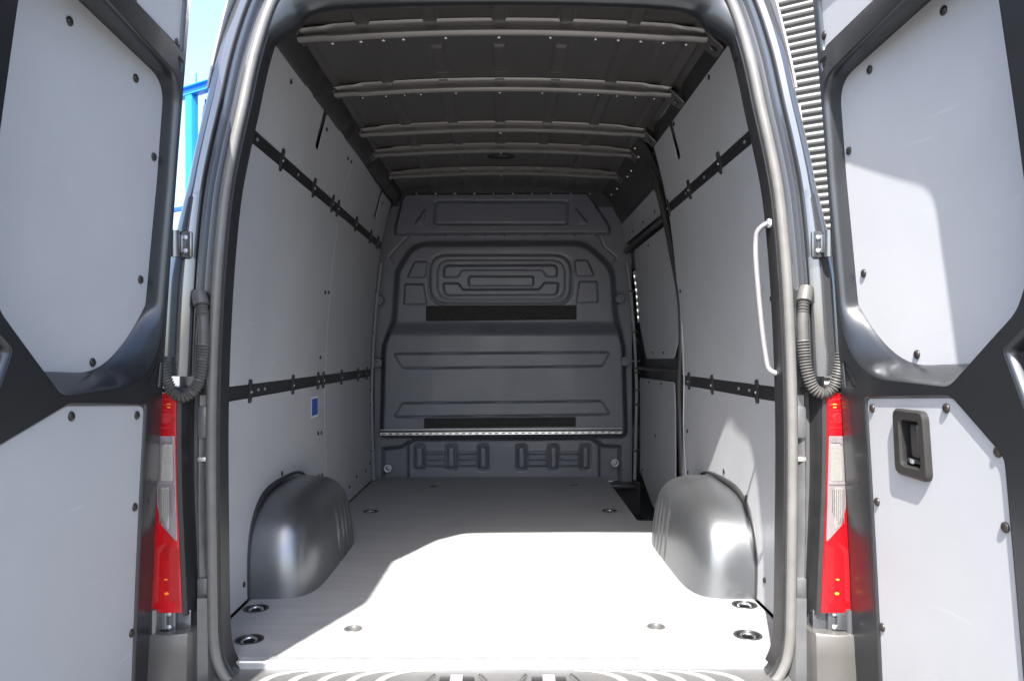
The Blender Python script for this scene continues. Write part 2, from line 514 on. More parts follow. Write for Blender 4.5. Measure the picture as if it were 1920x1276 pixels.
def zroof(x): return 2.036 - .030 * (x / .72) ** 2
BOWS = [(.575, 1.980), (1.158, 1.980), (1.766, 1.980), (2.17, 1.980), (2.71, 1.980)]
def bump1(d, w, e):
    d = abs(d)
    if d <= w: return 1.0
    if d >= w + e: return 0.0
    t = (d - w) / e; return 1 - t * t * (3 - 2 * t)
nx, ny = 300, 260
xs = np.linspace(-.722, .722, nx); ys = np.linspace(.09, 3.34, ny)
RIBX = [-.715, -.484, -.250, -.012, .222, .455, .690]
V = []
for y in ys:
    sec = sum(1 for b, _ in BOWS if y > b)
    for x in xs:
        z = zroof(x)
        h = 0
        for k, rx in enumerate(RIBX):
            a = bump1(x - rx, .020, .010)
            if a == 0: continue
            if sec == 1 and 2 <= k <= 4:
                a *= bump1(y - .89, .125, .02)
            elif sec == 4 and 2 <= k <= 4:
                a *= 0 if k == 3 else bump1(y - 2.36, .07, .02)
            elif sec == 5: a *= .4
            h = max(h, a)
        z -= .011 * h
        V.append((x, y, z))
mesh('roof_skin', V, rows_faces(ny, nx), 'roof', VAN, ang=60, recalc=False)
# bows
for bi, (by, bz) in enumerate(BOWS):
    xs_ = np.linspace(-.712, .712, 90); rows = []
    for x in xs_:
        arch = bz + .008 - .030 * (abs(x) / .70) ** 2.0
        e = max(0.0, (abs(x) - .585) / .045); e = min(1, e); e = e * e * (3 - 2 * e)
        tab = max(0.0, (abs(x) - .665) / .047); tab = min(1, tab)
        hh = .038 - .010 * e - .004 * tab
        b0 = arch + .004 * e
        prof = [(-.056, hh + .007), (-.050, hh + .001), (-.034, hh - .004), (-.029, hh - .007), (-.036, .016), (-.044, .012), (-.045, .007), (-.036, 0.0), (-.024, -.002), (-.018, .004), (.004, .007), (.026, hh - .002), (.046, hh)]
        rows.append([(x, by + a, b0 + c) for a, c in prof])
    bow = loft('roof_bow', rows, 'bow', VAN, ang=40)
    for k, rx in enumerate(RIBX[1:6]):
        zt = bz + .008 - .030 * (abs(rx) / .7) ** 2 + .038
        box('clip', rx - .019, rx + .019, by - .054, by - .030, zt - .007, zt + .006, 'bow', bow, .0015)
    if bi < 2:
        for rx in (-.60, -.50, -.42, -.35, -.20, -.012, .17, .33, .41, .49, .57, .65):
            zt = bz + .008 - .030 * (abs(rx) / .7) ** 2
            put(RIVET, 'rivet', (rx, by + .010, zt + .0035), (0, -.1, -1), bow, 1.0 if bi == 0 else .7)
    else:
        put(RIVET, 'rivet', (-.012, by + .010, bz + .011), (0, -.1, -1), bow, 1.0)
# pressed brackets that carry the bows on both cant rails
for (by, bz_) in BOWS:
    for sd_ in (-1, 1):
        br = rpoly([(by - .060, .0, .02), (by + .055, .0, .02), (by + .045, .095, .02), (by - .050, .095, .02)], 4)
        plate('bow_bracket', br, [circ(by - .002, .062, .014, 16)], .006, lambda a, b, n, sd_=sd_: Vector((sd_ * (.700 + b * .75 - n * .6), a, 1.990 - b * .62 - n * .8)), 'roof', VAN, bev=.002)
        put(RIVET, 'rivet', (sd_ * .712, by - .03, 1.973), (-sd_ * .6, 0, -.8), VAN, .8)
# oval interior lamp between the last bows
bm = bmesh.new(); bmesh.ops.create_uvsphere(bm, u_segments=24, v_segments=10, radius=1)
for v in bm.verts: v.co = (-.012 + v.co.x * .082, 2.42 + v.co.y * .045, 2.032 + v.co.z * .014)
me = bpy.data.meshes.new('interior_lamp'); bm.to_mesh(me); bm.free(); finish(me)
link('interior_lamp', me, 'black', VAN, 'black oval lamp on the roof')

# cant rails: a round pressed rail at the left, an open pressed frame at the right
prof_rail = [(.835, 1.90), (.822, 1.945), (.800, 1.952), (.782, 1.930), (.768, 1.918), (.748, 1.922), (.728, 1.945), (.716, 1.972), (.712, 2.000), (.722, 2.02)]
rows = []
for y in np.linspace(.26, 3.30, 120):
    k = .004 * math.sin(y * 9.0) + (.010 if abs((y % .62) - .31) < .05 else 0)
    rows.append([(-(x + (k if 3 < i < 8 else 0)), y, z + (k * .4 if 3 < i < 8 else 0)) for i, (x, z) in enumerate(prof_rail)])
loft('cant_rail', rows, 'shell', VAN, ang=60)
prof_r = [(.845, 1.88), (.835, 1.915), (.815, 1.945), (.795, 1.965), (.775, 1.985), (.752, 2.000), (.730, 2.012), (.705, 2.020)]
yy = np.linspace(.26, 3.30, 130); V = []
for y in yy:
    for i, (x, z) in enumerate(prof_r):
        near = min(abs(y - b) for b, _ in BOWS)
        k = .012 * bump1(near, .035, .03)
        V.append((x - k, y, z - k * .8))
Fc = []
for f in rows_faces(len(yy), len(prof_r)):
    yc = sum(V[i][1] for i in f) / 4; j = f[0] % len(prof_r)
    near = min(abs(yc - b) for b, _ in BOWS)
    if 1 <= j <= 4 and near > .095 and .2 < yc < 2.0: continue
    Fc.append(f)
mesh('cant_rail', V, Fc, 'roof', VAN, ang=60)
box('cant_backing', .835, .85, .60, 3.30, 1.84, 2.06, 'black', VAN)
box('roof_gap_blackout', -.80, .80, 3.29, 3.31, 1.90, 2.07, 'shell', VAN)  # added dark panel, blanks the lit strip above the bulkhead
# rear roof header: painted, glossy, seen inside the aperture's top edge
rows = []
for (i, s) in [(i, 1) for i in range(NT) if T[i].y > 1.74 and T[i].x > 0] + [(i, -1) for i in range(NT - 2, 0, -1) if T[i].y > 1.74]:
    zt = max(0.0, min(1, (T[i].y - 1.78) / .12)); zt = zt * zt * (3 - 2 * zt); wd = .006 + .052 * zt
    rows.append([tp(i, -.014, .004, s), tp(i, -.014 - wd * .5, .012, s), tp(i, -.018 - wd, .030 + .02 * zt, s), tp(i, -.020 - wd, .055 + .03 * zt, s), tp(i, -.010 - wd * .8, .085 + .05 * zt, s), tp(i, .02, .15, s)])
loft('rear_header', rows, 'paint', VAN, ang=60)

# --- side liners
def screws(pxs, side, parent, s=1.0, n=.005):
    fm = wallmap(side)
    for (px, py) in pxs:
        a, b = onwall(px, py, side, n)
        put(SCREW, 'screw', fm(a, b, n), nrm(fm, a, b), parent, s)
def liner(name, pts, side, t=.005, holes=(), n0=0.0):
    return plate(name, rpoly(pts, 4), holes, t, wallmap(side), 'liner', VAN, bev=.0012, cuts=(1, -.1, 2.1, .05), n0=n0)
Y0, YS, YE = .055, 1.835, 3.19
L = {}
for s in (-1, 1):
    ye = YS if s < 0 else 1.79
    lo = liner('wall_panel', [(Y0, .004, .0), (ye - .002, .004, 0), (ye - .002, .714, .004), (Y0, .714, .004)], s)
    mi = liner('wall_panel', [(Y0, .764, 0), (ye - .002, .764, .004), (ye - .002 - (0 if s < 0 else .0), 1.586, .004), (Y0, 1.586, .004)], s)
    sl = 1.22 if s < 0 else 1.40
    up_ = liner('wall_panel', [(Y0, 1.634, 0), (ye - (.0 if s < 0 else .0), 1.634, .004), (ye + (.03 if s < 0 else 0), 1.925, .004), (sl + .034, 1.925, .002), (sl + .030, 1.765, .02), (sl - .030, 1.765, .02), (sl - .034, 1.925, .002), (Y0, 1.925, 0)], s)
    L[s] = (lo, mi, up_)
lo2 = liner('wall_panel', [(YS + .002, .004, 0), (YE, .004, 0), (YE, .714, .004), (YS + .002, .714, .004)], -1)
mi2 = liner('wall_panel', [(YS + .002, .764, .004), (YE, .764, 0), (YE, 1.586, 0), (YS + .002, 1.586, .004)], -1)
up2 = liner('wall_panel', [(YS + .004, 1.634, .004), (YE, 1.634, 0), (YE, 1.905, 0), (2.82, 1.905, 0), (2.81, 1.73, .015), (2.75, 1.73, .015), (2.745, 1.91, 0), (YS + .034, 1.925, .004)], -1)
screws([(545, 153), (612, 243), (652, 297)], -1, L[-1][2])
screws([(658, 303), (714, 362), (717, 381)], -1, up2)
screws([(609, 548), (600, 700 - 30), (432, 440)], -1, L[-1][1])
screws([(616, 548)], -1, mi2)
screws([(596, 812), (597, 892), (528, 887), (563, 893), (487, 940), (457, 1095), (421, 1127)], -1, L[-1][0])
screws([(602, 811), (603, 890), (668, 893), (655, 912), (685, 882), (693, 868)], -1, lo2)
screws([(1330, 145), (1264, 232), (1225, 287)], 1, L[1][2])
screws([(1276, 546), (1447, 560)], 1, L[1][1])
screws([(1323, 888), (1290, 885), (1289, 808), (1358, 883), (1400, 932), (1434, 1087), (1470, 1120)], 1, L[1][0])
# blue and white sticker
fm = wallmap(-1)
a0, b0 = onwall(583.5, 784, -1, .005); a1, b1 = onwall(596, 742, -1, .005)
st = plate('sticker', rect(min(a0, a1), max(a0, a1), min(b0, b1), max(b0, b1), .003), [], .0008, fm, 'label', VAN, bev=.0002, n0=.005, label='blue sticker with white border on the left wall')
plate('print', rect(min(a0, a1) + .007, max(a0, a1) - .007, min(b0, b1) + .010, max(b0, b1) - .008), [], .0005, fm, 'blue', st, bev=.0001, n0=.0058)

# --- lashing rails with clips
def rail(side, z, y0, y1, clips, marks=()):
    fm = wallmap(side)
    r_ = plate('lashing_rail', rect(y0, y1, z - .0225, z + .0225, .002), [], .010, fm, 'black', VAN, bev=.002, n0=-.006)
    for (px, py) in clips:
        a, b = onwall(px, py, side, .01)
        if not (y0 < a < y1): a = min(max(a, y0 + .01), y1 - .012)
        c = plate('clip', rect(a - .0125, a + .0125, z - .043, z + .043, .010), [], .011, fm, 'black', r_, bev=.003, n0=.002)
        put(BOLT, 'bolt', fm(a, z - .003, .013), nrm(fm, a, z), r_, .55)
    for (px, py) in marks:
        a, b = onwall(px, py, side, .005)
        plate('slot_plate', circ(a, z, .012, 16, .006), [], .001, fm, 'zinc', r_, bev=.0002, n0=.0042)
rail(-1, .739, .13, YE, [(470, 730), (550, 722), (597, 714), (607, 712), (641, 709), (672, 706), (688, 704)], [(485, 727), (497, 726), (678, 705)])
rail(-1, 1.61, .13, YE, [(530, 297), (590, 350), (624, 382), (634, 391), (668, 420), (695, 445), (708, 457)], [(484, 258), (560, 325)])
rail(1, .739, .13, 1.79, [(1418, 722), (1334, 713), (1291, 708)], [(1384, 718), (1404, 718)])
rail(1, 1.61, .13, 1.79, [(1345, 290), (1290, 347), (1251, 382)], [(1393, 252), (1318, 322), (1284, 354)])

# --- load floor
floor_out = rpoly([(-.760, .05, 0), (.760, .05, 0), (.780, .11, .01), (.897, .14, 0), (.897, 1.90, .004), (.705, 1.90, .02), (.722, 3.30, 0), (-.897, 3.30, 0), (-.897, .14, 0), (-.780, .11, .01)], 3)
big = [(480, 1140), (436, 1198), (1412, 1133), (1459, 1190), (695, 958), (1143, 957)]
small = [(662, 1178), (1230, 1174), (812, 911), (1077, 909)]
bigp = [onflat(*p) for p in big]; smallp = [onflat(*p) for p in small]
bigp[1].x = max(bigp[1].x, -.775); bigp[3].x = min(bigp[3].x, .765); bigp[2].x = .845
for q in bigp[:4]:
    pass
holes = [circ(p.x, p.y, .040, 28) for p in bigp] + [circ(p.x, p.y, .025, 22) for p in smallp]
flo = plate('load_floor', floor_out, holes, .012, lambda a, b, n: Vector((a, b, n)), 'floor', VAN, bev=.0012, n0=-.012)
def ring_cup(p, r, parent):
    prof = [(r + .004, .0008), (r + .003, .0022), (r - .003, .0022), (r - .006, -.002), (r - .008, -.018), (r * .3, -.021), (0.0005, -.021)]
    n = 26
    rows = [[(p.x + a * math.cos(2 * math.pi * k / n), p.y + a * math.sin(2 * math.pi * k / n), z) for k in range(n)] for a, z in prof]
    c = loft('lashing_cup', rows, 'bumper' if r < .03 else 'black', parent, closed_c=True)
    if r > .03:
        tube('lashing_ring', [(p.x + .022 * math.cos(t), p.y + .022 * math.sin(t), -.006 + .003 * math.sin(t)) for t in [2 * math.pi * k / 20 for k in range(20)]], .0045, 'alu', parent, seg=8, closed=True)
    else:
        put(BOLT, 'bolt', (p.x, p.y, -.0205), (0, 0, 1), parent, 1.2)
for p in bigp: ring_cup(p, .040, flo)
for p in smallp: ring_cup(p, .025, flo)
mesh('floor_pan', [(-.93, .06, -.035), (.93, .06, -.035), (.93, 1.88, -.035), (.70, 1.88, -.035), (.70, 3.34, -.035), (-.93, 3.34, -.035)], [(0, 1, 2, 3, 4, 5)], 'shell', VAN)
# step well at the sliding door
sw = box('step_tread', .70, .95, 1.90, 3.24, -.26, -.24, 'black', VAN, .004)
box('step_riser', .694, .704, 1.90, 3.28, -.25, -.012, 'black', VAN)
box('step_end', .70, .95, 1.885, 1.897, -.25, -.013, 'black', VAN)
box('step_end', .72, .95, 3.22, 3.24, -.25, -.02, 'shell', VAN)
box('step_ledge', .735, .90, 3.10, 3.22, -.05, -.02, 'shell', VAN, .006)
# aluminium nosing at the rear edge
rows = [[(x, .046, -.020), (x, .044, .0), (x, .047, .004), (x, .056, .0052), (x, .080, .0046), (x, .083, .0006)] for x in np.linspace(-.745, .745, 20)]
loft('floor_nosing', rows, 'zinc', VAN, label='aluminium nosing on the rear edge of the floor')

# --- wheel arches
for s in (-1, 1):
    nu, nv = 150, 44
    V = []; rim = []
    yc, ly, lx, lz = 1.085, .475, .245, .345
    for j in range(nv):
        for i in range(nu):
            th = math.pi * i / (nu - 1)            # along y, rear to front
            ph = (math.pi / 2) * j / (nv - 1)      # wall (0) to floor inner face
            # superellipse: plan nearly square, side view a rounded arch
            y = -math.cos(th)
            prof = max(0.0, 1 - abs(y) ** 3.4) ** .33   # arch height at this y
            xx = math.sin(ph) ** .45; zz = math.cos(ph) ** .45
            endr = (1 - abs(y) ** 5.5) ** (1 / 5.5) if abs(y) < 1 else 0
            x = .925 - lx * xx * max(endr, 0) * (1 - .10 * zz)
            z = lz * prof * zz
            fl = 0
            Yw = yc + ly * y
            for gy in (1.10, 1.19, 1.26, 1.33):
                fl = max(fl, bump1(Yw - gy, .007, .012))
            x += .009 * fl * bump1(z - .13, .07, .06) * max(0, min(1, (xx - .6) / .3))
            V.append((s * x, Yw, z - .004))
            if j == 0: rim.append((s * (wx(z) - .004), yc + (ly + .006) * y, (lz + .008) * prof))
    wa = mesh('wheel_arch', V, rows_faces(nv, nu), 'arch', VAN, ang=60)
    tube('edge_trim', [p for k, p in enumerate(rim)], lambda t: .006 + .007 * math.sin(math.pi * min(1, t * 1.4)) ** 2, 'drub', wa, seg=8)

# --- bulkhead
K = .003715; YB = 3.24
def bx(px): return (px - CX) * K
def bz(py): return H - (py - CY) * K
def sdf_poly(P, X, Z):
    P = np.array(P, float); d = np.full(X.shape, 1e9); ins = np.zeros(X.shape, bool); n = len(P)
    for i in range(n):
        a = P[i]; b = P[(i + 1) % n]; ex, ez = b - a
        wxx = X - a[0]; wzz = Z - a[1]
        t = np.clip((wxx * ex + wzz * ez) / max(ex * ex + ez * ez, 1e-12), 0, 1)
        d = np.minimum(d, (wxx - ex * t) ** 2 + (wzz - ez * t) ** 2)
        c = ((a[1] > Z) != (b[1] > Z)) & (X < (b[0] - a[0]) * (Z - a[1]) / (b[1] - a[1] + 1e-15) + a[0])
        ins ^= c
    return np.where(ins, -1, 1) * np.sqrt(d)
def pp(L, seg=5): return rpoly([(bx(x), bz(y), r * K) for x, y, r in L], seg)
def sm(e0, e1, x):
    t = np.clip((x - e0) / (e1 - e0), 0, 1); return t * t * (3 - 2 * t)
nx, nz = 340, 380
gx, gz_ = np.meshgrid(np.linspace(-.905, .905, nx), np.linspace(-.03, 1.998, nz)); gx = gx + 1.3e-5; gz_ = gz_ + 1.7e-5
hump = pp([(722, 812, 4), (726, 650, 20), (744, 600, 20), (750, 510, 20), (778, 461, 45), (1098, 459, 55), (1146, 505, 40), (1152, 590, 20), (1166, 650, 20), (1170, 812, 4)])
sd = sdf_poly(hump, gx, gz_)
h = -.045 * sm(-.012, .045, sd)
h += .055 * (1 - sm(bz(632), bz(600), gz_)) * (1 - sm(-.005, .04, sd))
def ring(L, wd=.007, dp=.010, step=0.0, seg=5, mask=1.0):
    global h
    s_ = sdf_poly(pp(L, seg), gx, gz_)
    h += -dp * mask * np.exp(-(s_ / wd) ** 2) + step * (1 - sm(-.008, .008, s_))
def rr4(x0, x1, y0, y1, r): return [(x0, y0, r), (x1, y0, r), (x1, y1, r), (x0, y1, r)]
ring(rr4(806, 1074, 476, 570, 34), .010, .010, .006)
ring(rr4(820, 1062, 486, 561, 26), .006, .006, .003)
ring([(834, 498, 10), (1046, 497, 10), (1046, 519, 4), (1026, 519, 5), (1018, 507, 5), (868, 507, 5), (860, 520, 5), (834, 520, 4)], .007, .002, .016)
ring([(832, 531, 4), (862, 531, 5), (870, 543, 5), (1012, 542, 5), (1022, 530, 5), (1049, 530, 4), (1046, 553, 10), (836, 554, 10)], .007, .002, .016)
ring(rr4(880, 1002, 518, 536, 4), .006, .002, .012)
for L_ in ([(778, 490, 8), (803, 489, 4), (799, 521, 4), (764, 521, 4)], [(760, 532, 4), (796, 532, 4), (803, 571, 4), (758, 571, 4)],
           [(1078, 487, 4), (1104, 487, 8), (1117, 518, 4), (1082, 518, 4)], [(1088, 527, 4), (1122, 527, 4), (1124, 567, 4), (1081, 568, 4)]):
    ring(L_, .006, .004, .012)
ring([(740, 663, 4), (1145, 660, 4), (1130, 686, 8), (757, 690, 8)], .0045, .011)
ring([(757, 755, 8), (1130, 751, 8), (1145, 776, 4), (740, 781, 4)], .0045, .011)
# below the step: a recessed skirt with pressed pads and louvres
sk = pp([(715, 842, 4), (752, 838, 10), (778, 823, 12), (1112, 821, 12), (1136, 836, 10), (1168, 838, 4), (1168, 910, 0), (715, 910, 0)])
s_ = sdf_poly(sk, gx, gz_); h += -.045 * (1 - sm(-.025, .012, s_)) * (gz_ < bz(800))
s_ = sdf_poly(pp(rr4(764, 1128, 815, 930, 6)), gx, gz_); h += .020 * (1 - sm(-.012, .012, s_)) * (gz_ < bz(826))
for cx_ in (785, 846, 907, 980, 1041, 1102):
    ring(rr4(cx_ - 8, cx_ + 8, 838, 882, 4), .009, .018, .010)
for xa in (797, 858, 992, 1053):
    for yl in (851, 862, 873):
        ring([(xa + 5, yl - 3, 1), (xa + 33, yl - 3, 1), (xa + 37, yl + 3, 1), (xa, yl + 3, 1)], .004, .001, .011)
# head of the bulkhead
top = sdf_poly(pp([(742, 425, 6), (757, 362, 14), (1104, 360, 14), (1146, 424, 10), (1146, 436, 4), (742, 438, 4)]), gx, gz_)
h += .030 * (1 - sm(-.010, .012, top))
ring(rr4(816, 1066, 376, 418, 5), .006, .010, -.004)
for L_ in ([(801, 386, 3), (796, 420, 3), (776, 421, 3)], [(1078, 384, 3), (1106, 418, 3), (1086, 420, 3)]):
    ring(L_, .005, .004, .010)
ring([(757, 448, 8), (770, 437, 6), (1126, 434, 6), (1136, 460, 6), (1160, 480, 4), (1150, 500, 4), (745, 505, 4), (728, 480, 4)], .004, .006, mask=sm(bz(497), bz(488), gz_))
V = [(gx[j, i], YB - h[j, i] + .01, gz_[j, i]) for j in range(nz) for i in range(nx)]
BK = mesh('bulkhead', V, rows_faces(nz, nx), 'bulk', VAN, ang=80, recalc=False, label='dark pressed bulkhead behind the cab')
def bplate(name, pts, m, dy, t=.004, label=None):
    return plate(name, pts, [], t, lambda a, b, n: Vector((a, YB + .01 - dy - n, b)), m, BK, bev=.001, label=label)
bplate('felt_strip', pp([(800, 573, 1), (1083, 572, 1), (1083, 599, 1), (800, 602, 1)]), 'felt', .001, label='dark felt strip under the pressed panel')
bplate('felt_strip', pp([(798, 783, 1), (1080, 780, 1), (1080, 798, 1), (798, 801, 1)]), 'felt', .056)
# perforated step edge, slightly tilted
for (ya, yb, m, nm, dy) in ((801.5, 804, 'zinc', 'step_edge', .060), (804, 808, 'shell', 'step_web', .058), (807, 813, 'alu', 'step_edge', .064)):
    bplate(nm, [(bx(717), bz(ya + 2)), (bx(1165), bz(ya - 1)), (bx(1165), bz(yb - 2)), (bx(717), bz(yb + 1))], m, dy, .006)
sv, sf = [], []
for k in range(36):
    x0 = bx(721 + k * 12.3); x1 = x0 + 6 * K
    zc = bz(810.5 - 3.0 * k / 36 + .8)
    n = len(sv)
    y_ = YB + .01 - .0705
    sv += [(x0, y_, zc - .004), (x1, y_, zc - .004), (x1, y_, zc + .003), (x0, y_, zc + .003)]
    sv += [(x0, y_ + .002, zc - .004), (x1, y_ + .002, zc - .004), (x1, y_ + .002, zc + .003), (x0, y_ + .002, zc + .003)]
    sf += [(n, n + 1, n + 2, n + 3), (n, n + 1, n + 5, n + 4), (n + 2, n + 3, n + 7, n + 6), (n + 1, n + 2, n + 6, n + 5), (n, n + 3, n + 7, n + 4)]
o = mesh('step_slots', sv, sf, 'shell', BK); o['kind'] = 'stuff'
for (px, py) in ((713, 563), (711, 680), (1163, 560), (1172, 677)):
    p = Vector((bx(px), YB - .005, bz(py)))
    rws = [[(p.x + a * math.cos(2 * math.pi * k / 18), p.y - hgt, p.z + a * math.sin(2 * math.pi * k / 18)) for k in range(18)] for a, hgt in ((.034, -.06), (.034, .03), (.028, .036), (.016, .036), (.013, .022), (.001, .022))]
    loft('lug', rws, 'bulk', BK, closed_c=True)
for (px, py) in ((728, 878), (1155, 868)):
    p = Vector((bx(px), YB + .01, bz(py)))
    tube('lashing_eye', [(p.x + .022 * math.cos(t), p.y + .0, p.z + .022 * math.sin(t)) for t in [2 * math.pi * k / 18 for k in range(18)]], .008, 'zinc', BK, seg=8, closed=True)
    put(BOLT, 'bolt', (p.x, p.y + .02, p.z), (0, -1, 0), BK, 1.5)
for px in range(783, 1110, 36):
    put(RIVET, 'rivet', (bx(px), YB - .021, bz(364)), (0, -1, .2), BK, .9)
for px in list(range(800, 1040, 37)) + [1080, 1120]:
    put(SCREW, 'screw', (bx(px), YB + .012, bz(441)), (0, -1, 0), BK, .6)
# pale pinch trims beside the bulkhead
for s in (-1, 1):
    P = []
    for z in np.linspace(.0, 1.50, 40): P.append((s * (wx(z) - (.014 if s < 0 else 0) - .01 * max(0, z - 1.2)), 3.205, z))
    tr = tube('pinch_trim', P, .011, 'zinc', VAN, seg=8, flat=1.6)
    for z in (.20, .52, .62, .74, 1.02, 1.3):
        box('clamp', s * wx(z) - .016 + s * .004, s * wx(z) + .016 + s * .004, 3.180, 3.228, z - .006, z + .006, 'shell', tr, .001)

# --- sliding door seen from inside (right)
SD = empty('sliding_door'); SD.parent = VAN
SD['label'] = 'lined sliding side door on the right, seen from inside'
fr = wallmap(1)
def smap(a, b, n): return Vector((wx(b) - n, a, b))
def spoly(L, n=0.0):
    return [(onwall(px, py, 1, n)[0], onwall(px, py, 1, n)[1]) for px, py in L]
def spanel(L, rad):
    q = spoly(L, -.022)
    return plate('door_panel', rpoly([(a, b, rad) for a, b in q], 5), [], .005, smap, 'liner', SD, bev=.0012, cuts=(1, -.3, 2.1, .06), n0=-.027)
d1 = spanel([(1160, 396), (1217, 330), (1240, 402), (1166, 462)], .03)
d2 = spanel([(1188, 470), (1246, 424), (1273, 545), (1271, 640), (1263, 672), (1212, 672), (1200, 610)], .05)
d3 = spanel([(1199, 708), (1264, 716), (1266, 890), (1262, 1010), (1222, 945), (1200, 880)], .03)
for L_, o in (([(1214, 340), (1228, 396), (1206, 416), (1187, 433), (1171, 449), (1193, 363), (1175, 383)], d1), ([(1224, 661), (1244, 661), (1216, 460)], d2), ([(1217, 716), (1240, 719), (1229, 816), (1205, 880)], d3)):
    for (px, py) in L_:
        a, b = onwall(px, py, 1, -.022)
        put(SCREW, 'screw', smap(a, b, -.022), nrm(smap, a, b), o, .85)
def spath(L, n): return [smap(*onwall(px, py, 1, n), n) for px, py in L]
tube('belt_bar', catmull(spath([(1168, 478), (1195, 452), (1220, 430), (1246, 408)], -.012), 6), .020, 'shell', SD, seg=12, flat=.6)
tube('waist_bar', catmull(spath([(1195, 690), (1225, 692), (1266, 696)], -.012), 6), .022, 'shell', SD, seg=12, flat=.5)
tube('door_frame', catmull(spath([(1157, 400), (1168, 372), (1190, 345), (1216, 318)], -.015), 6), .020, 'shell', SD, seg=10, flat=.6)
# rear post of the side opening
pp_ = spath([(1214, 290), (1232, 345), (1248, 410), (1262, 480), (1276, 560), (1279, 640), (1275, 720), (1277, 800), (1280, 880), (1284, 940)], -.004)
tube('side_post', catmull(pp_, 5), .019, 'drub', VAN, seg=10, flat=.7)
tube('side_post_edge', catmull(spath([(1279, 606), (1283, 700), (1282, 800), (1287, 900)], .004), 5), .004, 'zinc', VAN, seg=6)
# rivets along the upper rail of the side opening
for (px, py) in ((1197, 294), (1190, 278), (1183, 320), (1176, 331), (1157, 354), (1146, 365), (1124, 375)):
    p = at(px, py, 2.9 - max(0, (1200 - px)) * 0)
    Y = 2.6
    for _ in range(60):
        q = at(px, py, Y); Y += .5 * ((.70 + (2.0 - q.z) * .66 - .006) - q.x) / max(.05, (px - CX) / F)
    p = at(px, py, Y)
    put(RIVET, 'rivet', p, (-.6, -.6, -.5), VAN, 1.1)
rws = []
for Y in np.linspace(1.85, 3.28, 20): rws.append([(wx(1.86) + .03, Y, 1.80), (wx(1.86) - .005, Y, 1.86), (wx(1.9) - .01, Y, 1.90), (wx(1.93) - .03, Y, 1.95), (.70, Y, 2.0)])
loft('side_opening_header', rws, 'shell', VAN)

# --- grab handle on the right pillar
gh = [at(1452, 418, .05), at(1436, 420, .055), at(1421, 433, .065), at(1417, 452, .07), at(1418, 500, .07), at(1428, 610, .07), at(1437, 675, .07), at(1442, 692, .068), at(1455, 699, .06), at(1472, 700, .045)]
G = tube('grab_handle', resample(catmull(gh, 8), .006), .0075, 'grab', VAN, seg=10, label='pale bent grab handle on the right pillar')
for (px, py, dy) in ((1446, 418, .045), (1467, 699, .04)):
    p = at(px, py, dy)
    put(BOLT, 'bolt', p, (-.5, -1, 0), G, 1.3)
    box('foot', p.x - .010, p.x + .014, p.y - .002, p.y + .016, p.z - .013, p.z + .013, 'grab', G, .003)

